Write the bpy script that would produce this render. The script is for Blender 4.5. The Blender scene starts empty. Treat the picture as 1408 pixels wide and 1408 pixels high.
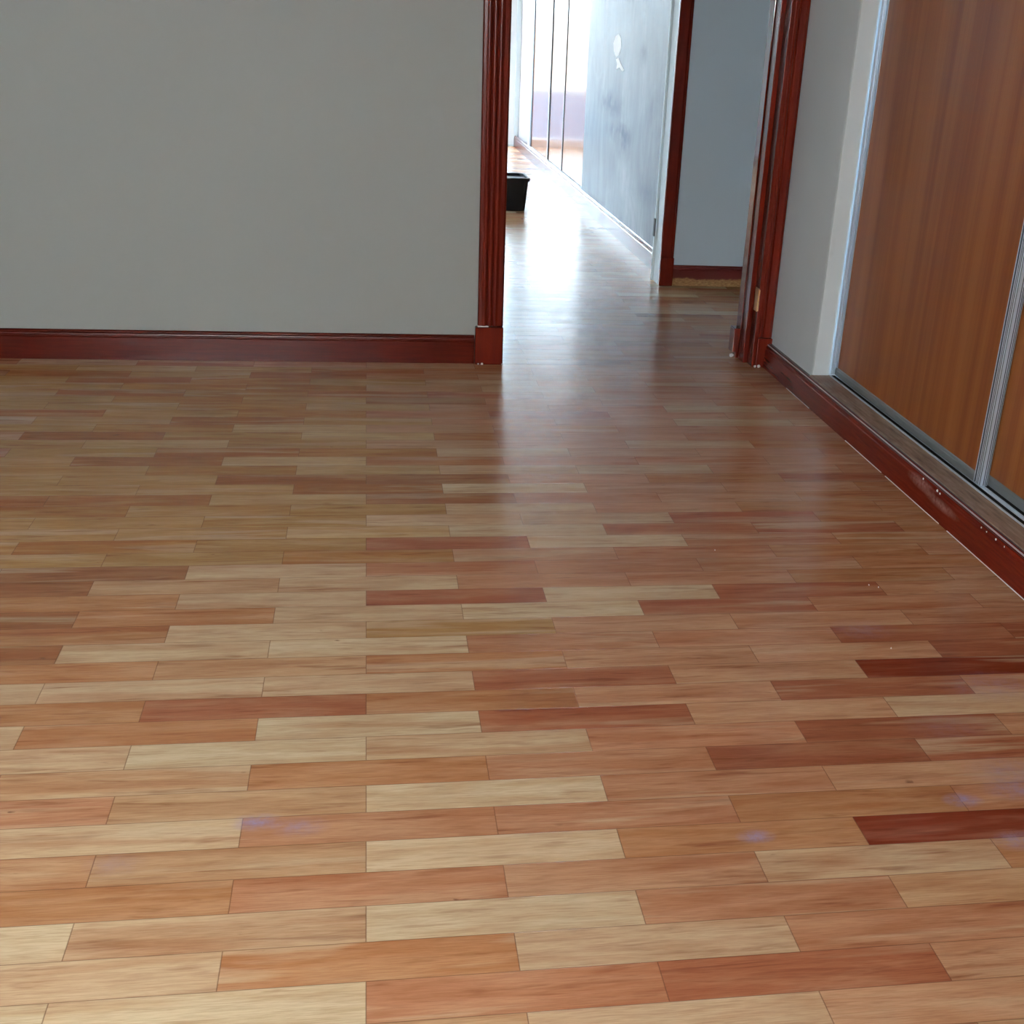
import bpy, bmesh, math, random
from mathutils import Vector, Matrix

C = bpy.context.scene.collection
sc = bpy.context.scene

# ------------------------------------------------------------------ camera
cam_d = bpy.data.cameras.new('camera')
cam = bpy.data.objects.new('camera', cam_d)
C.objects.link(cam)
yaw, pit, rol = 0.1757, -0.4186, 0.0555
fw = Vector((math.sin(yaw)*math.cos(pit), math.cos(yaw)*math.cos(pit), math.sin(pit)))
rt = Vector((math.cos(yaw), -math.sin(yaw), 0))
up = rt.cross(fw)
r2 = rt*math.cos(rol) + up*math.sin(rol)
u2 = -rt*math.sin(rol) + up*math.cos(rol)
M = Matrix((r2, u2, -fw)).transposed().to_4x4()
M.translation = Vector((0.0207, -1.2577, 1.1434))
cam.matrix_world = M
cam_d.sensor_width = 36
cam_d.lens = 1689.99/1408*36
cam_d.shift_x = (704-789.84)/1408
cam_d.shift_y = (788.62-704)/1408
cam_d.clip_start = 0.05
sc.camera = cam

# ------------------------------------------------------------------ sky and exposure
SKY = 21.0
w = bpy.data.worlds.new('sky'); sc.world = w; w.use_nodes = True
nt = w.node_tree; nt.nodes.clear()
wo = nt.nodes.new('ShaderNodeOutputWorld'); bg = nt.nodes.new('ShaderNodeBackground')
bg.inputs[1].default_value = SKY
tc = nt.nodes.new('ShaderNodeTexCoord'); sp = nt.nodes.new('ShaderNodeSeparateXYZ'); cr_ = nt.nodes.new('ShaderNodeValToRGB')
nt.links.new(tc.outputs['Generated'], sp.inputs[0]); nt.links.new(sp.outputs[2], cr_.inputs[0]); nt.links.new(cr_.outputs[0], bg.inputs[0])
cr_.color_ramp.elements[0].position = 0.0; cr_.color_ramp.elements[0].color = (.13, .13, .12, 1)      # ground
cr_.color_ramp.elements[1].position = 0.03; cr_.color_ramp.elements[1].color = (.66, .85, 1.0, 1)     # hazy sky
nt.links.new(bg.outputs[0], wo.inputs[0])
sc.view_settings.view_transform = 'Standard'
sc.view_settings.look = 'None'
sc.view_settings.gamma = 1
sc.view_settings.use_curve_mapping = False
sc.view_settings.exposure = 0.0

def portal(name, loc, rot, sx, sy):
    l = bpy.data.lights.new(name, 'AREA'); l.shape = 'RECTANGLE'; l.size = sx; l.size_y = sy
    l.cycles.is_portal = True
    o = bpy.data.objects.new(name, l); C.objects.link(o); o.location = loc; o.rotation_euler = rot
    return o

# ------------------------------------------------------------------ sizes read off the photograph (metres)
RX0, RX1 = -2.30, 1.506        # near room
RY0, RY1 = -2.20, 3.165
HT = 2.55
HY0, HY1 = 3.30, 4.715         # little hall behind the first doorway
CY0, CY1 = 4.83, 11.80         # corridor room behind the second doorway
CX0, CX1 = -2.20, 1.485
HX0, HX1 = -1.2, 3.4
# windows: (axis wall, from, to, z0, z1)
WIN_REAR = (-1.75, -0.35, 1.15, 2.10)   # in the wall behind the camera (X range, Z range)
WIN_CORR = (6.9, 10.3, 0.55, 2.30)      # in the corridor room's left wall (Y range, Z range)
BALC = (-0.35, 1.47, 0.02, 2.20)        # balcony door in the far wall (X range, Z range)
portal('window_portal', ((WIN_REAR[0]+WIN_REAR[1])/2, RY0-0.12, (WIN_REAR[2]+WIN_REAR[3])/2), (math.pi/2, 0, 0), WIN_REAR[1]-WIN_REAR[0], WIN_REAR[3]-WIN_REAR[2])
portal('window_portal', (CX0-0.10, (WIN_CORR[0]+WIN_CORR[1])/2, (WIN_CORR[2]+WIN_CORR[3])/2), (math.pi/2, 0, -math.pi/2), WIN_CORR[1]-WIN_CORR[0], WIN_CORR[3]-WIN_CORR[2])
portal('window_portal', ((BALC[0]+BALC[1])/2, CY1+0.12, (BALC[2]+BALC[3])/2), (-math.pi/2, 0, 0), BALC[1]-BALC[0], BALC[3]-BALC[2])

# area lamp added outside the rear window to brighten and warm the near room
l = bpy.data.lights.new('rear_fill_lamp', 'AREA'); l.shape = 'RECTANGLE'
l.size = WIN_REAR[1]-WIN_REAR[0]-.1; l.size_y = WIN_REAR[3]-WIN_REAR[2]-.1; l.energy = 94; l.color = (1.0, .98, .94); l.spread = math.radians(124)
lo = bpy.data.objects.new('rear_fill_lamp', l); C.objects.link(lo)
lo.location = ((WIN_REAR[0]+WIN_REAR[1])/2, RY0-.16, (WIN_REAR[2]+WIN_REAR[3])/2)
lo.rotation_euler = (math.radians(51), 0, math.radians(-14))      # lamp tilted down and turned towards the right wall

# ------------------------------------------------------------------ materials
class NT:
    def __init__(s, name):
        s.m = bpy.data.materials.new(name); s.m.use_nodes = True
        s.t = s.m.node_tree; s.t.nodes.clear()
        s.out = s.t.nodes.new('ShaderNodeOutputMaterial')
        s.b = s.t.nodes.new('ShaderNodeBsdfPrincipled')
        s.t.links.new(s.b.outputs[0], s.out.inputs[0])
    def n(s, typ, **kw):
        nd = s.t.nodes.new(typ)
        for k, v in kw.items():
            if k in ('operation', 'blend_type', 'data_type', 'noise_dimensions', 'attribute_name', 'interpolation', 'feature', 'use_clamp', 'clamp'):
                setattr(nd, k, v)
        return nd
    def l(s, a, b): s.t.links.new(a, b)
    def val(s, sock, v):
        if hasattr(v, 'is_output') or isinstance(v, bpy.types.NodeSocket): s.l(v, sock)
        else: sock.default_value = v
    def math(s, op, a, b=None, c=None, clamp=False):
        nd = s.t.nodes.new('ShaderNodeMath'); nd.operation = op; nd.use_clamp = clamp
        s.val(nd.inputs[0], a)
        if b is not None: s.val(nd.inputs[1], b)
        if c is not None: s.val(nd.inputs[2], c)
        return nd.outputs[0]
    def mix(s, f, a, b, bt='MIX'):
        nd = s.t.nodes.new('ShaderNodeMix'); nd.data_type = 'RGBA'; nd.blend_type = bt
        s.val(nd.inputs[0], f); s.val(nd.inputs[6], a); s.val(nd.inputs[7], b)
        return nd.outputs[2]
    def pos(s): 
        return s.t.nodes.new('ShaderNodeNewGeometry').outputs['Position']
    def vmul(s, v, k):
        nd = s.t.nodes.new('ShaderNodeVectorMath'); nd.operation = 'MULTIPLY'
        s.l(v, nd.inputs[0]); nd.inputs[1].default_value = k; return nd.outputs[0]
    def vadd(s, v, k):
        nd = s.t.nodes.new('ShaderNodeVectorMath'); nd.operation = 'ADD'
        s.l(v, nd.inputs[0]); s.val(nd.inputs[1], k); return nd.outputs[0]
    def noise(s, v, scale=5, detail=3, rough=.5, dist=0):
        nd = s.t.nodes.new('ShaderNodeTexNoise'); s.l(v, nd.inputs['Vector'])
        nd.inputs['Scale'].default_value = scale; nd.inputs['Detail'].default_value = detail
        nd.inputs['Roughness'].default_value = rough; nd.inputs['Distortion'].default_value = dist
        return nd.outputs['Fac']
    def ramp(s, f, stops):
        nd = s.t.nodes.new('ShaderNodeValToRGB'); s.l(f, nd.inputs[0])
        e = nd.color_ramp.elements
        while len(e) < len(stops): e.new(.5)
        for i, (p, c) in enumerate(stops):
            e[i].position = p; e[i].color = (c if len(c) == 4 else (*c, 1)) if not isinstance(c, (int, float)) else (c, c, c, 1)
        return nd.outputs[0]
    def bump(s, h, strength=.2, dist=.002):
        nd = s.t.nodes.new('ShaderNodeBump'); nd.inputs['Strength'].default_value = strength
        nd.inputs['Distance'].default_value = dist; s.l(h, nd.inputs['Height']); s.l(nd.outputs[0], s.b.inputs['Normal'])
    def set(s, **kw):
        for k, v in kw.items():
            s.val(s.b.inputs[{'color': 'Base Color', 'rough': 'Roughness', 'metal': 'Metallic', 'spec': 'Specular IOR Level', 'coat': 'Coat Weight', 'coatr': 'Coat Roughness'}[k]], v)
        return s

def simple(name, col, rough=.5, metal=0, spec=.5):
    m = NT(name); m.set(color=(*col, 1), rough=rough, metal=metal, spec=spec)
    if not metal: m.bump(m.noise(m.pos(), 60, 2), .03, .001)
    return m.m

def paint_mat(name, col, rough=.6, bump=.05):
    m = NT(name); p = m.pos()
    a = m.noise(p, 1.1, 4, .55); b = m.noise(p, 9, 3)
    c = m.mix(m.ramp(a, [(.3, 0.), (.75, 1.)]), tuple(x*.965 for x in col)+(1,), (*col, 1))
    sm = m.noise(m.vmul(p, (1, 1, .7)), 14, 2, .4)
    c = m.mix(m.math('MULTIPLY', m.ramp(sm, [(.70, 0.), (.78, 1.)]), .10), c, (.45, .45, .44, 1))
    m.set(color=c, rough=rough, spec=.3)
    m.bump(m.noise(p, 120, 3), bump, .002)
    return m.m

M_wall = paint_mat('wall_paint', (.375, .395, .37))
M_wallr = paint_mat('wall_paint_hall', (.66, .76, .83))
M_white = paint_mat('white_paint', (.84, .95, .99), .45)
M_wallN = paint_mat('wall_paint_right_lit', (.79, .89, .95))  # paler, bluer copy of the wall colour, standing in for stronger side light
M_farw = paint_mat('far_wall_paint', (.34, .30, .30))
M_ceil = paint_mat('ceiling_paint', (.62, .62, .60), .8)

# skimmed corridor wall: streaky filler patches and a slight sheen
def skim_mat():
    m = NT('skimmed_wall'); p = m.pos()
    q = m.vmul(p, (1, 1, .6))
    a = m.noise(q, 2.2, 5, .6, .8); b = m.noise(m.vmul(p, (1, 3, .7)), 5, 4, .6)
    f = m.math('ADD', m.math('MULTIPLY', a, .7), m.math('MULTIPLY', b, .3))
    c = m.ramp(f, [(.36, (.13, .155, .18)), (.46, (.21, .235, .26)), (.54, (.28, .305, .33)), (.64, (.40, .42, .44))])
    for (by, bz, ry, rz, kk) in ((6.62, .72, .55, .10, .8), (6.35, .58, .5, .07, .8), (5.75, 1.02, .12, .08, .6), (6.15, .55, .3, .16, .6), (5.4, .35, .5, .10, .4)):
        nd = m.t.nodes.new('ShaderNodeVectorMath'); nd.operation = 'SUBTRACT'; m.l(p, nd.inputs[0]); nd.inputs[1].default_value = (0, by, bz)
        nl = m.t.nodes.new('ShaderNodeVectorMath'); nl.operation = 'LENGTH'; m.l(m.vmul(nd.outputs[0], (0, 1/ry, 1/rz)), nl.inputs[0])
        ff = m.math('MULTIPLY', m.math('SUBTRACT', 1, nl.outputs[1], clamp=True), m.ramp(m.noise(m.vmul(p, (1, 2, 2)), 4, 4, .6), [(.4, .2), (.6, 1.)]))
        c = m.mix(m.math('MULTIPLY', ff, kk*2.0, clamp=True), c, (.11, .13, .16, 1))
    m.set(color=c, rough=m.ramp(f, [(.35, .38), (.6, .5)]), spec=.2)
    m.bump(m.noise(p, 30, 4), .08, .004)
    return m.m
M_skim = skim_mat()

def red_mat(name='red_stained_wood', wear=False, top=1):
    m = NT(name); p = m.pos()
    g = m.noise(m.vmul(p, (14, 14, 1.5)) if name.endswith('upright') else m.vmul(p, (2, 2, 30)), 4, 4, .6)
    k = 1.0 if wear else .80 if 'right' in name else .52  # lit and shaded tones of one stain: right skirting brightest, back skirting darkest
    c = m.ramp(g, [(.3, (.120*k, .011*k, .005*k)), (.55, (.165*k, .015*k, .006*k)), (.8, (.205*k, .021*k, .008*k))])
    if wear:      # one pale scuff where the varnish is rubbed
        for (by, bz, ry, rz) in ((1.69, .062, .10, .020), (1.56, .050, .12, .016)):
            nd = m.t.nodes.new('ShaderNodeVectorMath'); nd.operation = 'SUBTRACT'; m.l(p, nd.inputs[0]); nd.inputs[1].default_value = (0, by, bz)
            nl = m.t.nodes.new('ShaderNodeVectorMath'); nl.operation = 'LENGTH'; m.l(m.vmul(nd.outputs[0], (0, 1/ry, 1/rz)), nl.inputs[0])
            f = m.math('MULTIPLY', m.math('SUBTRACT', 1, nl.outputs[1], clamp=True), m.ramp(m.noise(p, 60, 5, .7), [(.35, .3), (.6, 1.)]))
            c = m.mix(m.math('MULTIPLY', f, .8, clamp=True), c, (.42, .22, .18, 1))
    m.set(color=c, rough=.09 if 'gloss' in name else .26, spec=.5 if 'gloss' in name else .22)
    return m.m
M_red = red_mat()
M_redU = red_mat('red_stained_wood_upright')
M_redR = red_mat('red_stained_wood_right_upright')
M_redG = red_mat('red_gloss_wood_upright')
M_redW = red_mat('red_stained_wood_worn', True)

def brown_mat(name, rough):
    m = NT(name); p = m.pos()
    a = m.noise(m.vmul(p, (4, 6.5, .16)), 2.2, 3, .5, .3); b = m.noise(m.vmul(p, (30, 60, .5)), 2, 4, .6)
    f = m.math('ADD', m.math('MULTIPLY', a, .78), m.math('MULTIPLY', b, .22))
    c = m.ramp(f, [(.30, (.210, .055, .016)), (.45, (.270, .080, .022)), (.56, (.325, .108, .029)), (.72, (.375, .140, .040))])
    m.set(color=c, rough=rough, spec=.5 if 'gloss' in name else .25)
    return m.m
M_brown = brown_mat('brown_wood_veneer', .34)
M_brownG = brown_mat('brown_gloss_veneer', .16)
M_alu = simple('brushed_aluminium', (.68, .78, .88), .36, .45)
M_aluD = simple('shadow_groove', (.008, .009, .010), .8, 0, .1)
M_grv = simple('groove_shade_channel_grey', (.075, .10, .13), .5)  # painted shade between the stile ribs; also the far wardrobe's grey channel
M_rail = simple('dull_rail', (.26, .29, .31), .4, .4)
M_brass = simple('aged_brass', (.62, .42, .20), .3, .9)
M_black = simple('black_plastic', (.003, .003, .004), .55)
M_glassdark = simple('dark_hole', (.01, .01, .01), .7)
M_pvc = simple('white_pvc', (.85, .87, .88), .3)
M_steel = simple('galvanised_steel', (.5, .5, .5), .35, 1)
M_filler = simple('white_filler', (.9, .88, .86), .6)
M_conc = simple('grey_render', (.20, .24, .30), .8)

def ledge_mat():
    m = NT('bare_ledge_wood'); p = m.pos()
    a = m.noise(m.vmul(p, (30, 3, 1)), 3, 5, .65); b = m.noise(p, 5, 3)
    c = m.ramp(a, [(.3, (.16, .10, .075)), (.5, (.30, .21, .155)), (.72, (.44, .34, .27))])
    c = m.mix(m.math('MULTIPLY', m.ramp(b, [(.55, 0.), (.65, 1.)]), .5), c, (.20, .06, .04, 1))
    m.set(color=c, rough=.55); return m.m
M_ledge = ledge_mat()

def half_stained():
    # hall skirting: stained red above, bare wood along its lower ragged band
    m = NT('half_stripped_skirting'); p = m.pos()
    sx = m.t.nodes.new('ShaderNodeSeparateXYZ'); m.l(p, sx.inputs[0])
    n = m.noise(m.vmul(p, (1, 1, .6)), 16, 4, .7)
    h = m.math('ADD', sx.outputs[2], m.math('MULTIPLY', m.math('SUBTRACT', n, .5), .035))
    f = m.ramp(h, [(.030, 0.), (.037, 1.)])
    g = m.noise(m.vmul(p, (20, 20, 90)), 3, 4)
    bare = m.ramp(g, [(.3, (.20, .08, .02)), (.7, (.52, .30, .12))])
    c = m.mix(f, bare, (.13, .012, .007, 1))
    m.set(color=c, rough=.4); return m.m
M_half = half_stained()

def glass_mat():
    m = NT('window_glass')
    m.b.inputs['Transmission Weight'].default_value = 1; m.set(color=(1, 1, 1, 1), rough=0.0)
    m.b.inputs['IOR'].default_value = 1.02
    return m.m
M_glass = glass_mat()

# ------------------------------------------------------------------ mesh helpers
def mk(name, bm, mat, parent=None, bevel=0, smooth=False):
    me = bpy.data.meshes.new(name)
    bmesh.ops.recalc_face_normals(bm, faces=bm.faces)
    bm.to_mesh(me); bm.free()
    o = bpy.data.objects.new(name, me); C.objects.link(o)
    for x in (mat if isinstance(mat, (list, tuple)) else [mat]): me.materials.append(x)
    if parent: o.parent = parent
    if bevel:
        b = o.modifiers.new('bevel', 'BEVEL'); b.width = bevel; b.segments = 2; b.limit_method = 'ANGLE'
    if smooth:
        for f in me.polygons: f.use_smooth = True
    return o

def box(bm, x0, x1, y0, y1, z0, z1):
    v = [bm.verts.new(c) for c in ((x0,y0,z0),(x1,y0,z0),(x1,y1,z0),(x0,y1,z0),(x0,y0,z1),(x1,y0,z1),(x1,y1,z1),(x0,y1,z1))]
    for f in ((0,3,2,1),(4,5,6,7),(0,1,5,4),(1,2,6,5),(2,3,7,6),(3,0,4,7)): bm.faces.new([v[i] for i in f])
    return v

def boxes(*bs):
    bm = bmesh.new()
    for b in bs: box(bm, *b)
    return bm

def extrude(prof, fn, a, b):
    """closed 2-D profile swept straight from a to b; fn(p, q, t) -> xyz"""
    bm = bmesh.new()
    A = [bm.verts.new(fn(p, q, a)) for p, q in prof]; B = [bm.verts.new(fn(p, q, b)) for p, q in prof]
    n = len(prof)
    for i in range(n): bm.faces.new((A[i], A[(i+1) % n], B[(i+1) % n], B[i]))
    bm.faces.new(A[::-1]); bm.faces.new(B)
    return bm

def S(o): o['kind'] = 'structure'; return o
def empty(name, loc, label=None, cat=None, kind=None, group=None):
    o = bpy.data.objects.new(name, None); C.objects.link(o); o.location = loc
    if label: o['label'] = label
    if cat: o['category'] = cat
    if kind: o['kind'] = kind
    if group: o['group'] = group
    bpy.context.view_layer.update()
    return o
def under(par, o):
    o.parent = par; o.matrix_parent_inverse = Matrix.Translation(-Vector(par.location)); return o

# ------------------------------------------------------------------ floor: brick-bond parquet, every plank its own colour
XK = {-4: -.7833, -3: -.5779, -2: -.390, -1: -.1877, 0: 0., 1: .2008, 2: .3866, 3: .588, 4: .7753, 5: .9767, 6: 1.1669}
def xk(k):
    if k in XK: return XK[k]
    if k > 6: return XK[6 if k % 2 == 0 else 5] + (k - (6 if k % 2 == 0 else 5))*.1945
    return XK[-4 if k % 2 == 0 else -3] + (k - (-4 if k % 2 == 0 else -3))*.1945
PW = .075
PAL = {   # linear base colours of the boards
    'w': (.69, .54, .345), 'c': (.63, .45, .275), 't': (.575, .355, .195), 'p': (.535, .268, .145),
    'o': (.505, .250, .115), 'r': (.43, .168, .085), 'd': (.24, .046, .022), 'b': (.37, .168, .070),
    'y': (.51, .305, .120), 'h': (.59, .40, .185), 'k': (.41, .175, .056), 'g': (.47, .232, .075),
    'u': (.575, .325, .185), 'm': (.38, .145, .072)}
PLANKS = {}
PT = {-2: 'k-5 tttctt', -1: 'k-4 wwprt', 0: 'k-3 cocpt', 1: 'k-4 wcwpy', 2: 'k-3 optco', 3: 'k-4 ttwod', 4: 'k-3 cppop', 5: 'k-4 ptwpt',
      6: 'k-3 topbr', 7: 'k-4 cwcpbt', 8: 'k-5 cowrtc', 9: 'k-4 orotrp', 10: 'k-5 cccrtd', 11: 'k-4 otottb', 12: 'k-5 bcwpprb', 13: 'k-4 ocyttp',
      14: 'k-5 bocwrpt', 15: 'k-4 ocrwrt', 16: 'k-5 btctpot', 17: 'k-4 bcppto', 18: 'k-5 ttptpot', 19: 'k-6 yotrwpo', 20: 'k-5 ytcwpro',
      21: 'k-6 yytccro', 22: 'k-5 oytctoo', 23: 'k-6 bbcbpto', 24: 'k-5 yybwtto', 25: 'k-6 ytbbtob', 26: 'k-5 yoccctp', 27: 'k-6 yrcoppt',
      28: 'k-5 ybocttp', 29: 'k-6 yctttco', 30: 'k-5 btcotpt', 31: 'k-6 toctotp', 32: 'k-5 ybtttcc', 33: 'k-6 btoprtt', 34: 'k-7 tyoctpcp',
      35: 'k-6 yotbttp', 36: 'k-7 ybobrtpc', 37: 'k-6 tootcpt', 38: 'k-7 ybotctop', 39: 'k-6 otroytp', 40: 'k-7 yctrotpt'}
for n_, s_ in PT.items():
    k0, codes = s_[1:].split()
    PLANKS[n_] = {int(k0)+2*i: c_ for i, c_ in enumerate(codes)}
    for k_, c_ in list(PLANKS[n_].items()):      # redder boards towards the wardrobe
        if k_ >= 1: PLANKS[n_][k_] = {'t': 'u', 'y': 't', 'b': 'm'}.get(c_, c_)
    if n_ >= 18:      # the boards laid towards the back left are yellower
        for k_, c_ in list(PLANKS[n_].items()):
            if k_ <= -1: PLANKS[n_][k_] = {'t': 'y', 'p': 'g', 'o': 'g', 'c': 'h', 'b': 'k', 'r': 'k'}.get(c_, c_)
def build_floor():
    rnd = random.Random(11)
    bm = bmesh.new()
    col = bm.loops.layers.float_color.new('plank'); rn = bm.loops.layers.float_color.new('seed'); uv = bm.loops.layers.uv.new('UVMap')
    n0 = -32; n1 = int(CY1/PW)+2
    for n in range(n0, n1+1):
        y0, y1 = n*PW, min((n+1)*PW, CY1+.1)
        par = 1 if n % 2 else 0       # odd rows: joints at even k
        ks = range(-14, 20)
        for k in ks:
            if (k % 2 == 0) != (par == 1): continue
            x0, x1 = xk(k), xk(k+2)
            if y0 > 3.2 and y0 < 4.75: lim = (HX0-.2, HX1+.1)
            elif y0 >= 4.75: lim = (CX0-.1, CX1+.1)
            else: lim = (RX0-.1, RX1+.1)
            if x1 < lim[0] or x0 > lim[1]: continue
            x0c, x1c = max(x0, lim[0]), min(x1, lim[1])
            if x1c-x0c < .01: continue
            code = PLANKS.get(n, {}).get(k)
            if code is None: code = rnd.choice('wccttttpppoooobr')
            cc = PAL[code]
            j = 1+rnd.uniform(-.05, .05); h = rnd.uniform(-.03, .03)
            cc = (cc[0]*j, cc[1]*j*(1+h), cc[2]*j*(1+h), 1)
            sd = (rnd.random(), rnd.random(), rnd.random(), 1)
            vs = [bm.verts.new(c) for c in ((x0c, y0, 0), (x1c, y0, 0), (x1c, y1, 0), (x0c, y1, 0))]
            f = bm.faces.new(vs)
            for lp, (u, v) in zip(f.loops, ((x0c-x0, 0), (x1c-x0, 0), (x1c-x0, PW), (x0c-x0, PW))):
                lp[col] = cc; lp[rn] = sd; lp[uv].uv = (u/(x1-x0), v/PW)
    m = NT('oiled_parquet')
    at = m.n('ShaderNodeAttribute'); at.attribute_name = 'plank'
    a2 = m.n('ShaderNodeAttribute'); a2.attribute_name = 'seed'
    s3 = m.t.nodes.new('ShaderNodeSeparateColor'); m.l(a2.outputs['Color'], s3.inputs[0])
    off = m.vmul(a2.outputs['Color'], (37, 91, 53))
    uvn = m.t.nodes.new('ShaderNodeUVMap'); uvn.uv_map = 'UVMap'
    su = m.t.nodes.new('ShaderNodeSeparateXYZ'); m.l(uvn.outputs[0], su.inputs[0])
    p = m.pos()
    q = m.vadd(m.vmul(p, (.8, 6, 1)), off)
    warp = m.noise(q, 3.5, 2)
    # long soft figure, fine fibres, dark streaks and a few knots
    g1 = m.noise(q, 5, 3, .5, .5)
    g2 = m.noise(m.vadd(m.vmul(p, (6, 110, 1)), off), 4, 4, .65)
    c = m.mix(m.ramp(g1, [(.35, 1.), (.62, 0.)]), at.outputs['Color'], (.84, .74, .68, 1), 'MULTIPLY')
    c = m.mix(m.math('MULTIPLY', m.ramp(g1, [(.50, 0.), (.75, 1.)]), .16), c, (.70, .52, .32, 1))
    band = m.noise(m.vadd(m.vmul(p, (.9, 11, 1)), m.vmul(a2.outputs['Color'], (71, 17, 29))), 1.7, 3, .55, .4)
    c = m.mix(m.math('MULTIPLY', m.ramp(band, [(.54, 0.), (.62, 1.)]), m.math('MULTIPLY', s3.outputs[1], .55)), c, (.66, .50, .32, 1))
    c = m.mix(m.math('MULTIPLY', m.ramp(band, [(.36, 1.), (.46, 0.)]), m.math('MULTIPLY', s3.outputs[2], .70)), c, (.80, .60, .50, 1), 'MULTIPLY')
    c = m.mix(m.math('MULTIPLY', m.ramp(g2, [(.35, 1.), (.6, 0.)]), .40), c, (.55, .42, .36, 1), 'MULTIPLY')
    st = m.noise(m.vadd(m.vmul(p, (2.2, 26, 1)), m.vmul(a2.outputs['Color'], (11, 23, 71))), 2.6, 3, .6, .5)
    c = m.mix(m.math('MULTIPLY', m.ramp(st, [(.56, 0.), (.74, 1.)]), .60), c, (.42, .22, .15, 1), 'MULTIPLY')
    kn = m.noise(m.vadd(m.vmul(p, (14, 30, 1)), off), 1.3, 2, .5, .5)
    c = m.mix(m.math('MULTIPLY', m.ramp(kn, [(.75, 0.), (.83, 1.)]), .7), c, (.10, .035, .02, 1))
    # joints
    ex = m.math('MINIMUM', su.outputs[0], m.math('SUBTRACT', 1, su.outputs[0]))
    ey = m.math('MINIMUM', su.outputs[1], m.math('SUBTRACT', 1, su.outputs[1]))
    ed = m.math('MINIMUM', m.math('MULTIPLY', ex, .39), m.math('MULTIPLY', ey, PW))
    jm = m.ramp(m.math('MULTIPLY', ed, 100), [(.035, 1.), (.11, 0.)])
    c = m.mix(m.math('MULTIPLY', jm, .62), c, (.13, .055, .03, 1))
    # bluish-violet varnish bloom stains
    for (bx, by, br, bs) in STAINS:
        nd = m.t.nodes.new('ShaderNodeVectorMath'); nd.operation = 'SUBTRACT'; m.l(p, nd.inputs[0]); nd.inputs[1].default_value = (bx, by, 0)
        nl = m.t.nodes.new('ShaderNodeVectorMath'); nl.operation = 'LENGTH'
        m.l(m.vmul(nd.outputs[0], (1/br, 1.7/br, 0)), nl.inputs[0])
        f = m.math('MULTIPLY', m.math('SUBTRACT', 1, nl.outputs[1], clamp=True), m.ramp(m.noise(p, 45, 4, .7), [(.35, .2), (.65, 1.)]))
        c = m.mix(m.math('MULTIPLY', f, bs, clamp=True), c, (.36, .28, .42, 1))
    m.set(color=c, spec=.33)
    rv = m.math('ADD', .205, m.math('MULTIPLY', s3.outputs[0], .03))
    m.l(m.math('ADD', rv, m.math('MULTIPLY', m.noise(m.vmul(p, (3, 12, 1)), 4, 3), .035)), m.b.inputs['Roughness'])
    hgt = m.math('SUBTRACT', m.math('ADD', m.math('MULTIPLY', g2, .12), m.math('MULTIPLY', m.noise(m.vadd(m.vmul(p, (1.2, 6, 1)), off), 4, 2), 1.0)), m.math('MULTIPLY', jm, .8))
    m.bump(hgt, .35, .0011)
    return S(mk('floor', bm, m.m))
STAINS = [(-.165, .362, .045, 1.0), (-.10, .345, .05, .6), (.602, .262, .035, 1.1), (.98, .331, .04, 1.3), (1.09, .354, .07, .7), (1.02, .215, .05, .9), (1.10, .409, .09, .45), (1.04, .96, .09, .35), (1.22, .70, .12, .4), (1.06, .56, .10, .2), (-.36, .275, .05, .3)]
floor = build_floor()
for p_ in floor.data.polygons:
    if p_.normal.z < 0: p_.flip()

# ------------------------------------------------------------------ walls and ceiling
def wall_x(name, x0, x1, y0, y1, mat, holes=(), axis='Y'):
    """wall box spanning the plan rectangle, with (a0,a1,z0,z1) openings along its long axis"""
    bm = bmesh.new(); lo, hi = (x0, x1) if axis == 'X' else (y0, y1)
    cur = lo
    def add(a, b, z0, z1):
        if b-a < 1e-4 or z1-z0 < 1e-4: return
        if axis == 'X': box(bm, a, b, y0, y1, z0, z1)
        else: box(bm, x0, x1, a, b, z0, z1)
    for (a0, a1, z0, z1) in sorted(holes):
        add(cur, a0, 0, HT); add(a0, a1, 0, z0); add(a0, a1, z1, HT); cur = a1
    add(cur, hi, 0, HT)
    return S(mk(name, bm, mat))

DOOR_H = 2.10
WIN = dict(axis='X')
wall_x('wall_rear', RX0-.2, RX1+.8, RY0-.2, RY0, M_wall, [WIN_REAR], 'X')
wall_x('wall_left', RX0-.15, RX0, RY0, RY1, M_wall)
wall_x('wall_back', RX0-.15, 1.56, RY1, HY0, M_wall, [(.47, 1.44, 0, DOOR_H)], 'X')
CL0, CL1, CLZ = -1.35, 2.685, 2.30     # wardrobe recess in the right wall
wall_x('wall_right', RX1, RX1+.10, RY0, RY1, M_wallN, [(CL0, CL1, 0, CLZ)], 'Y')
# hall
wall_x('wall_hall_left', HX0-.1, HX0, HY0, HY1, M_wallr)
wall_x('wall_hall_right', HX1, HX1+.1, HY0, HY1, M_wallr)
wall_x('wall_hall_front', 1.56, HX1+.1, HY0-.12, HY0, M_wallr, [], 'X')
wall_x('wall_hall_back', -2.4, HX1+.1, HY1, CY0, M_wallr, [(.47, 1.44, 0, DOOR_H)], 'X')
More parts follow.
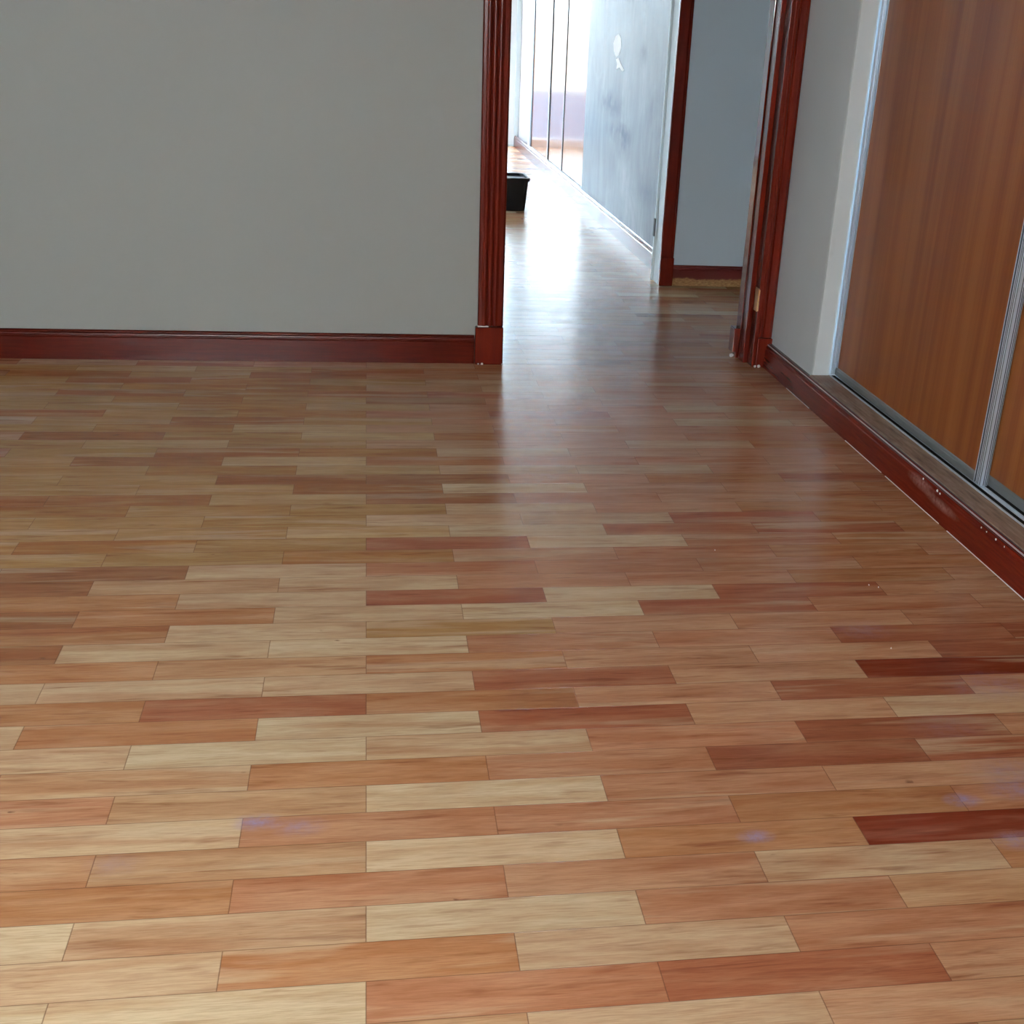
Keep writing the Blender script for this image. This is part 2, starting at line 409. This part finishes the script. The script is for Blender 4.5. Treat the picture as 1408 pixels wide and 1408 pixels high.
# corridor room
wall_x('wall_corridor_right', CX1, CX1+.10, CY0, 7.57, M_skim)
WY0, WY1 = 7.57, 10.75
wall_x('wall_corridor_recess', CX1+.10, CX1+.75, 7.40, 7.57, M_white, [], 'X')
wall_x('wall_corridor_far_right', CX1+.03, CX1+.12, WY1, CY1, M_farw)
wall_x('wall_corridor_left', CX0-.2, CX0, CY0, CY1, M_white, [WIN_CORR])
wall_x('wall_far', CX0-.2, CX1+.8, CY1, CY1+.2, M_white, [BALC], 'X')
S(mk('ceiling', boxes((RX0-.2, RX1+.8, RY0-.2, RY1, HT, HT+.1), (-2.4, HX1+.1, RY1, CY1+.2, HT, HT+.1)), M_ceil))
# outside the balcony door
S(mk('wall_balcony', boxes((-3.5, 3.5, 13.2, 13.35, -.2, .48)), M_conc))
S(mk('floor_balcony', boxes((-3.5, 3.5, CY1+.2, 13.2, -.2, -.02)), M_conc))

# ------------------------------------------------------------------ windows
def window_frame(name, fn, a0, a1, z0, z1, bars, d0=-.02, d1=.05):
    """fn(a, d) -> (x, y)"""
    def bxs(lst):
        bm = bmesh.new()
        for (p0, p1, q0, q1, e0, e1) in lst:
            (xa, ya), (xb, yb) = fn(p0, e0), fn(p1, e1)
            box(bm, min(xa, xb), max(xa, xb), min(ya, yb), max(ya, yb), q0, q1)
        return bm
    t = .055
    fr = [(a0, a0+t, z0, z1, d0, d1), (a1-t, a1, z0, z1, d0, d1), (a0+t, a1-t, z0, z0+t, d0, d1), (a0+t, a1-t, z1-t, z1, d0, d1)]
    for b in bars: fr.append((b-.035, b+.035, z0+t, z1-t, d0, d1))
    o = S(mk(name, bxs(fr), M_pvc))
    g = mk('window_glass', bxs([(a0+t, a1-t, z0+t, z1-t, .010, .014)]), M_glass, o)
    return o
window_frame('window_1', lambda a, d: (a, RY0-.08-d), *WIN_REAR, [(WIN_REAR[0]+WIN_REAR[1])/2])
window_frame('window_2', lambda a, d: (CX0-.08-d, a), *WIN_CORR, [8.0, 9.2])
window_frame('window_3', lambda a, d: (a, CY1+.05+d), *BALC, [.55])

# ------------------------------------------------------------------ skirtings
def skirt_prof(h, t):
    s = h/.10
    return [(0, 0), (t, 0), (t, .076*s), (t-.003, .079*s), (t-.003, .083*s), (t-.001, .085*s), (t-.002, .090*s), (t-.008, .0925*s), (t-.008, .096*s), (t-.012, h), (0, h)]
S(mk('baseboard_back', extrude(skirt_prof(.102, .016), lambda p, q, t: (t, RY1-p, q), RX0, .388), M_red))
S(mk('baseboard_left', extrude(skirt_prof(.102, .016), lambda p, q, t: (RX0+p, t, q), RY0, RY1-.016), M_red))
S(mk('baseboard_right', extrude(skirt_prof(.090, .025), lambda p, q, t: (RX1-p, t, q), RY0, 3.138), M_redW))
S(mk('baseboard_hall', extrude(skirt_prof(.098, .015), lambda p, q, t: (t, HY1-p, q), 1.482, HX1), M_half))
S(mk('baseboard_corridor', extrude(skirt_prof(.105, .016), lambda p, q, t: (CX1-p, t, q), 4.87, CY1-.016), M_red))
S(mk('baseboard_far', extrude(skirt_prof(.085, .016), lambda p, q, t: (t, CY1-p, q), 1.475, 1.56), M_red))

bl = bpy.data.objects['baseboard_right']
M_glint = simple('moulding_glint', (.55, .49, .52), .45)  # pale colour standing in for reflections along the moulding edges
M_dark = simple('dark_moulding', (.05, .02, .022), .5)
for x_, r_, z_, mm in ((1.4850, .0016, .0790, M_glint), (1.4905, .0022, .0865, M_glint), (1.4876, .0016, .0815, M_dark), (1.4960, .003, .0885, M_dark)):
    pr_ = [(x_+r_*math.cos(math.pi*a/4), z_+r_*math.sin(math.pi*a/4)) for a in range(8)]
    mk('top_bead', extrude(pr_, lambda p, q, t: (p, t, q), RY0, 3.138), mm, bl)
def speck_bm(x, y, z, s, seed):
    bm = bmesh.new(); bmesh.ops.create_icosphere(bm, subdivisions=1, radius=1)
    r = random.Random(seed)
    for v in bm.verts:
        k = 1+r.uniform(-.3, .3); v.co = Vector((x+v.co.x*s*k*.5, y+v.co.y*s*k, z+v.co.z*s*k))
    return bm
for i_, (y_, z_, s_) in enumerate(((1.683, .078, .003), (1.593, .077, .0045), (1.575, .076, .003), (1.335, .077, .0028), (1.307, .077, .0025), (1.258, .078, .003), (1.215, .077, .002))):
    o_ = mk('paint_chip', speck_bm(1.4815, y_, z_, s_, i_), M_filler, bl)
for a_, b_ in ((2.60, 2.85), (1.95, 2.25), (1.55, 1.92), (1.05, 1.50)):      # thin broken line of pale filler at the floor
    o_ = mk('filler_line', boxes((1.4795, 1.4815, a_, b_, 0, .0018)), M_filler, bl)
for i_, (x_, y_) in enumerate(((1.144, 1.179), (1.162, 1.166), (.834, 1.395), (1.072, .869))):
    mk('paint_speck', speck_bm(x_, y_, .0008, .0022, 40+i_), M_filler, floor)
# ------------------------------------------------------------------ doorway 1 (red casing, no leaf)
def flute(w, d, nf=3):
    """cross-section of a fluted casing: width w (p) and depth d (q)"""
    pr = [(0, 0), (0, d*.55), (.004, d*.75)]
    m0, m1 = .012, w-.022
    pitch = (m1-m0)/nf
    for i in range(nf):
        a = m0+i*pitch
        for k in range(7):
            u = k/6
            pr.append((a+pitch*(.08+.84*u), d*(.80+.20*math.sin(math.pi*u))))
        if i < nf-1: pr.append((a+pitch, d*.66))
    pr += [(m1+.003, d*.72), (w-.006, d*.72), (w-.003, d*.5), (w, d*.45), (w, 0)]
    return pr
d1 = empty('door_1', (.95, 3.15, 0), kind='structure')
def part(par, name, bm, mat, **k): return under(par, mk(name, bm, mat, **k))
# left side
part(d1, 'casing', extrude(flute(.092, .024), lambda p, q, t: (.399+p, RY1-q, t), .140, DOOR_H+.07), M_redU, smooth=False)
part(d1, 'plinth_block', boxes((.390, .491, RY1-.030, RY1-.0005, 0, .136)), M_redU, bevel=.003)
part(d1, 'jamb', boxes((.470, .491, RY1, HY0, 0, DOOR_H)), M_redU)
part(d1, 'far_casing', boxes((.41, .485, HY0, HY0+.02, 0, DOOR_H+.07)), M_redU)
# right side
part(d1, 'jamb', boxes((1.420, 1.452, 3.205, HY0, 0, DOOR_H), (1.437, 1.452, RY1-.02, 3.205, 0, DOOR_H)), M_redR, bevel=.002)
part(d1, 'casing', extrude([(0, 0), (0, .012), (.003, .018), (.008, .021), (.016, .020), (.019, .015), (.022, .015), (.025, .021), (.046, .023), (.056, .020), (.058, 0)],
     lambda p, q, t: (1.447+p, RY1-q, t), .112, DOOR_H+.07), M_redR)
part(d1, 'plinth_block', boxes((1.449, 1.506, RY1-.029, RY1-.0005, 0, .110)), M_redR, bevel=.003)
part(d1, 'far_casing', boxes((1.415, 1.4195, 3.262, HY0+.022, .115, DOOR_H), (1.4195, 1.50, HY0+.0005, HY0+.022, .115, DOOR_H+.07)), M_redG, bevel=.003)
part(d1, 'far_plinth_block', boxes((1.395, 1.4195, 3.275, HY0+.032, .022, .115), (1.408, 1.4195, 3.28, HY0+.026, 0, .022)), M_redG, bevel=.003)
part(d1, 'head_casing', boxes((.399, 1.506, RY1-.024, RY1, DOOR_H, DOOR_H+.09), (.47, 1.44, RY1, HY0, DOOR_H-.02, DOOR_H)), M_redU)
# hinge knuckle and leaf left on the rebate
bm = boxes((1.4345, 1.437, 3.150, 3.190, .208, .292))
for z0, z1 in ((.212, .244), (.246, .264), (.266, .289)):
    bmesh.ops.create_cone(bm, cap_ends=True, segments=12, radius1=.0045, radius2=.0045, depth=z1-z0, matrix=Matrix.Translation((1.4345, 3.1435, (z0+z1)/2)))
h = part(d1, 'hinge', bm, M_brass); h['label'] = 'small aged brass hinge'
# bits of white filler
def blob(x, y, z, sx, sy, sz, seed=0):
    bm = bmesh.new(); bmesh.ops.create_icosphere(bm, subdivisions=2, radius=1)
    r = random.Random(seed)
    for v in bm.verts:
        k = 1+r.uniform(-.25, .25); v.co = Vector((x+v.co.x*sx*k, y+v.co.y*sy*k, z+v.co.z*sz*k))
    return bm
f = part(d1, 'filler_strip', boxes((.398, .437, RY1-.026, RY1-.001, .1365, .1405)), M_filler, bevel=.001); f['label'] = 'white filler in the joint above the block'
for (x, y, z, s) in ((.402, 3.134, .003, .0030), (.415, 3.133, .003, .0042), (.489, 3.133, .003, .003), (1.447, 3.133, .005, .005), (1.462, 3.133, .006, .006), (1.398, 3.29, .008, .008)):
    f = part(d1, 'filler_speck', blob(x, y, z, s, s*.6, s, int(x*999)), M_filler); f['label'] = 'white speck of filler'

# ------------------------------------------------------------------ doorway 2
d2 = empty('door_2', (.95, 4.72, 0), kind='structure')
part(d2, 'casing', extrude([(0, 0), (0, .014), (.005, .020), (.045, .022), (.052, .018), (.062, .018), (.067, 0)], lambda p, q, t: (1.419+p, HY1-q, t), .135, DOOR_H+.07), M_redU)
part(d2, 'plinth_block', boxes((1.417, 1.484, HY1-.027, HY1-.0005, 0, .135)), M_redU, bevel=.003)
part(d2, 'jamb', boxes((1.419, 1.44, HY1, CY0, 0, DOOR_H)), M_white)
part(d2, 'far_casing', boxes((1.408, 1.47, CY0, CY0+.020, 0, DOOR_H+.07)), M_white, bevel=.002)
part(d2, 'casing', boxes((.41, .485, HY1-.02, HY1, 0, DOOR_H+.07)), M_redU)
part(d2, 'jamb', boxes((.47, .491, HY1, CY0, 0, DOOR_H)), M_redU)
part(d2, 'head_casing', boxes((.41, 1.484, HY1-.02, HY1, DOOR_H, DOOR_H+.08)), M_redU)
k = part(d2, 'strike_plate', boxes((1.4035, 1.4085, 4.823, 4.853, .215, .300)), M_black, bevel=.001); k['label'] = 'small black plate at the edge of the frame'

# ------------------------------------------------------------------ near wardrobe
wd = empty('sliding_wardrobe', (1.60, .6, 0), 'built-in wardrobe with tall brown wood sliding doors in aluminium profiles, right of the near room', 'wardrobe')
part(wd, 'carcass', boxes((1.606+.06, 2.20, CL0, CL0+.02, 0, CLZ), (1.665, 2.20, CL1-.02, CL1, 0, CLZ), (2.18, 2.20, CL0, CL1, 0, CLZ), (1.665, 2.20, CL0, CL1, CLZ-.02, CLZ)), M_white)
S(mk('trim_1', boxes((1.506, 1.5635, CL1-.012, CL1, .0955, CLZ)), M_white, bevel=.002))       # white painted return of the recess
S(mk('trim_2', boxes((1.506, 1.665, CL0, CL1-.012, CLZ-.012, CLZ)), M_white))
S(mk('trim_3', boxes((1.506, 1.665, CL0, CL0+.012, .0955, CLZ)), M_white))
lg = part(wd, 'plinth_ledge', boxes((1.4985, 1.665, CL0, CL1, .0, .094)), M_ledge, bevel=.001); lg['label'] = 'worn bare wood ledge along the foot of the doors'
# bottom track: outer lip, groove, inner rib
part(wd, 'bottom_track', extrude([(0, 0), (0, .0045), (.003, .0045), (.003, .0015), (.026, .0015), (.026, .007), (.029, .007), (.029, .0015), (.060, .0015), (.060, .007), (.063, .007), (.063, 0)],
     lambda p, q, t: (1.566+p, t, .094+q), CL0+.012, CL1-.012), M_alu)
part(wd, 'groove_strip', boxes((1.5695, 1.5845, CL0+.012, CL1-.012, .0956, .0962)), M_aluD)
part(wd, 'groove_strip', boxes((1.600, 1.625, CL0+.012, CL1-.012, .0956, .0962)), M_aluD)
part(wd, 'side_channel', extrude([(0, 0), (0, .010), (.003, .010), (.003, .004), (.010, .004), (.010, .012), (.013, .012), (.013, .004), (.018, .004), (.018, .016), (.021, .016), (.021, 0)],
     lambda p, q, t: (1.566+p, CL1-.012-q, t), .1015, CLZ-.012), M_alu)
part(wd, 'side_channel', boxes((1.600, 1.625, CL1-.020, CL1-.012, .1015, CLZ-.012)), M_alu)
part(wd, 'top_track', boxes((1.566, 1.629, CL0+.012, CL1-.012, CLZ-.05, CLZ-.012)), M_alu)
def ribbed(w, d):
    """profile of an aluminium stile: thin lipped edges with raised ribs between, w along the door"""
    pr = [(0, 0), (0, d), (.003, d), (.0035, d*.3), (w*.22, d*.3)]
    for a, b in ((.20, .38), (.44, .56), (.62, .76)):
        pr += [(w*a, d*.25), (w*(a+.01), d*.55), (w*(a+b)/2, d*.95), (w*(b-.01), d*.75), (w*b, d*.25)]
    return pr + [(w-.0035, d*.3), (w-.003, d), (w, d), (w, 0)]
def sliding_door(y0, y1, xf, w0, w1):
    """panel with its face at xf, an aluminium stile of width w0 / w1 at each end"""
    dz0, dz1 = .104, CLZ-.055
    d = part(wd, 'sliding_door', boxes((xf, xf+.012, y0+.018, y1-.004, dz0, dz1)), M_brown)
    def sub(name, bm, mat=M_alu):
        o = mk(name, bm, mat); o.parent = d; return o
    for yy, ww in ((y0, w0), (y1-w1, w1)):
        if ww:
            sb = extrude(ribbed(ww, .0055), lambda p, q, t: (xf+.002-q, yy+p, t), dz0-.003, dz1)
            if yy == y0:
                sub('stile_groove', boxes(*[(xf+a, xf+a+.002, yy-.0008, yy, dz0-.002, dz1) for a in (.0035, .0085, .0125)]), M_grv)
                box(sb, xf+.002, xf+.016, yy, yy+.017, dz0-.003, dz1)
            sub('stile', sb)
            sub('stile_groove', boxes(*[(xf-.0028, xf+.0015, yy+ww*a, yy+ww*b, dz0-.002, dz1) for a, b in ((.09, .19), (.385, .44), (.565, .62), (.79, .92))]), M_grv)  # flush dark strips drawn as the shade between ribs
    sub('bottom_rail', extrude([(0, 0), (0, .004), (.016, .004), (.018, .003), (.024, .002), (.026, 0)], lambda p, q, t: (xf+.000-q, t, dz0-.003+p), y0+w0, y1-w1), M_rail)
    sub('top_rail', boxes((xf-.006, xf+.002, y0+w0, y1-w1, dz1-.025, dz1)))
    return d
x_back, x_front = 1.611, 1.586
sliding_door(1.562, 2.669, x_front, .040, 0)
sliding_door(.58, 1.624, x_back, .050, .040)
sliding_door(-.42, .63, x_front, .040, .040)
sliding_door(-1.337, -.36, x_back, .050, .050)

# ------------------------------------------------------------------ far wardrobe
w2 = empty('sliding_wardrobe', (1.55, 9.5, 0), 'far built-in wardrobe with glossy sliding doors reflecting window light, beyond the corridor wall', 'wardrobe')
X2 = CX1+.008
part(w2, 'carcass', boxes((X2+.05, 2.15, WY0, WY0+.02, 0, CLZ), (X2+.05, 2.15, WY1-.02, WY1, 0, CLZ), (2.13, 2.15, WY0, WY1, 0, CLZ), (X2+.05, 2.15, WY0, WY1, CLZ-.02, CLZ)), M_white)
part(w2, 'plinth_ledge', boxes((CX1+.0005, X2+.05, WY0, WY1, 0, .104)), M_white)
part(w2, 'bottom_track', boxes((X2-.006, X2+.044, WY0, WY1, .104, .112)), M_alu)
part(w2, 'side_channel', boxes((X2-.006, X2+.044, WY1-.20, WY1-.12, .112, CLZ)), M_grv)
part(w2, 'side_frame', boxes((X2-.008, X2+.044, WY1-.12, WY1, .105, CLZ)), M_white)
part(w2, 'header', boxes((CX1, X2+.05, WY0, WY1, CLZ, HT)), M_white)
for i, (a, b, wg) in enumerate(((7.575, 8.56, .0), (8.58, 9.34, .018), (9.38, 10.54, .034))):
    d = part(w2, 'sliding_door', boxes((X2, X2+.012, a+wg, b, .118, CLZ-.01)), M_brownG)
    if wg:
        g = mk('stile_groove', boxes((X2-.002, X2+.012, a-.01, a+wg, .115, CLZ-.01)), M_aluD); g.parent = d
        s = mk('stile', boxes((X2-.004, X2+.001, a+wg, a+wg+.02*i, .115, CLZ-.01)), M_pvc); s.parent = d

# ------------------------------------------------------------------ plaster chips on the corridor wall
chip = boxes()
def chip_mesh(pts, x):
    bm = bmesh.new()
    A = [bm.verts.new((x-.0015, y, z)) for y, z in pts]; B = [bm.verts.new((x, y, z)) for y, z in pts]
    bm.faces.new(A); bm.faces.new(B[::-1]); n = len(pts)
    for i in range(n): bm.faces.new((A[i], B[i], B[(i+1) % n], A[(i+1) % n]))
    return bm
wc = bpy.data.objects['wall_corridor_right']
chip.free()
for pts in ([(6.62, 1.015), (6.66, 1.06), (6.60, 1.10), (6.50, 1.115), (6.42, 1.09), (6.40, 1.04), (6.46, 1.00), (6.55, .985)],
            [(6.55, .975), (6.46, .985), (6.38, .955), (6.26, .925), (6.32, .915), (6.42, .935), (6.52, .915), (6.50, .95)]):
    o = mk('plaster_chip', chip_mesh(pts, CX1), M_filler, wc)

# ------------------------------------------------------------------ black crate on the corridor floor
cr = empty('storage_bucket', (.86, 7.28, 0), 'black plastic bucket on the corridor floor, half hidden by the door frame', 'bucket')
def frus(bm, cx, cy, z0, z1, ax0, ay0, ax1, ay1, r=.03, n=5, cap=True):
    def ring(ax, ay, z):
        out = []
        for (sx, sy, a0) in ((1, 1, 0), (-1, 1, 90), (-1, -1, 180), (1, -1, 270)):
            for i in range(n+1):
                a = math.radians(a0+90*i/n)
                out.append(bm.verts.new((cx+sx*(ax-r)+r*math.cos(a), cy+sy*(ay-r)+r*math.sin(a), z)))
        return out
    return ring(ax0, ay0, z0), ring(ax1, ay1, z1)
def shell(cx, cy, levels, r=.03):
    bm = bmesh.new(); rings = []
    for (z, ax, ay) in levels:
        a, b = frus(bm, cx, cy, z, z, ax, ay, ax, ay, r); rings.append(a)
        for v in b: bm.verts.remove(v)
    for A, B in zip(rings, rings[1:]):
        n = len(A)
        for i in range(n): bm.faces.new((A[i], A[(i+1) % n], B[(i+1) % n], B[i]))
    bm.faces.new(rings[0]); bm.faces.new(rings[-1])
    return bm
bx, by = .865, 7.28
part(cr, 'body', shell(bx, by, [(0, .175, .130), (.004, .179, .134), (.205, .196, .150), (.205, .190, .144), (.012, .170, .126)]), M_black)
part(cr, 'rim', shell(bx, by, [(.192, .196, .150), (.192, .205, .159), (.208, .206, .160), (.212, .202, .156), (.212, .188, .142), (.196, .187, .141)], .034), M_black)
hb = bmesh.new()
hp = [(-.07, 0), (-.06, .010), (-.03, .012), (.03, .012), (.06, .010), (.07, 0)]
for (a, za), (b, zb) in zip(hp, hp[1:]):
    box(hb, bx+a, bx+b, by-.171, by-.158, .196, .208)
part(cr, 'handle', hb, M_black)
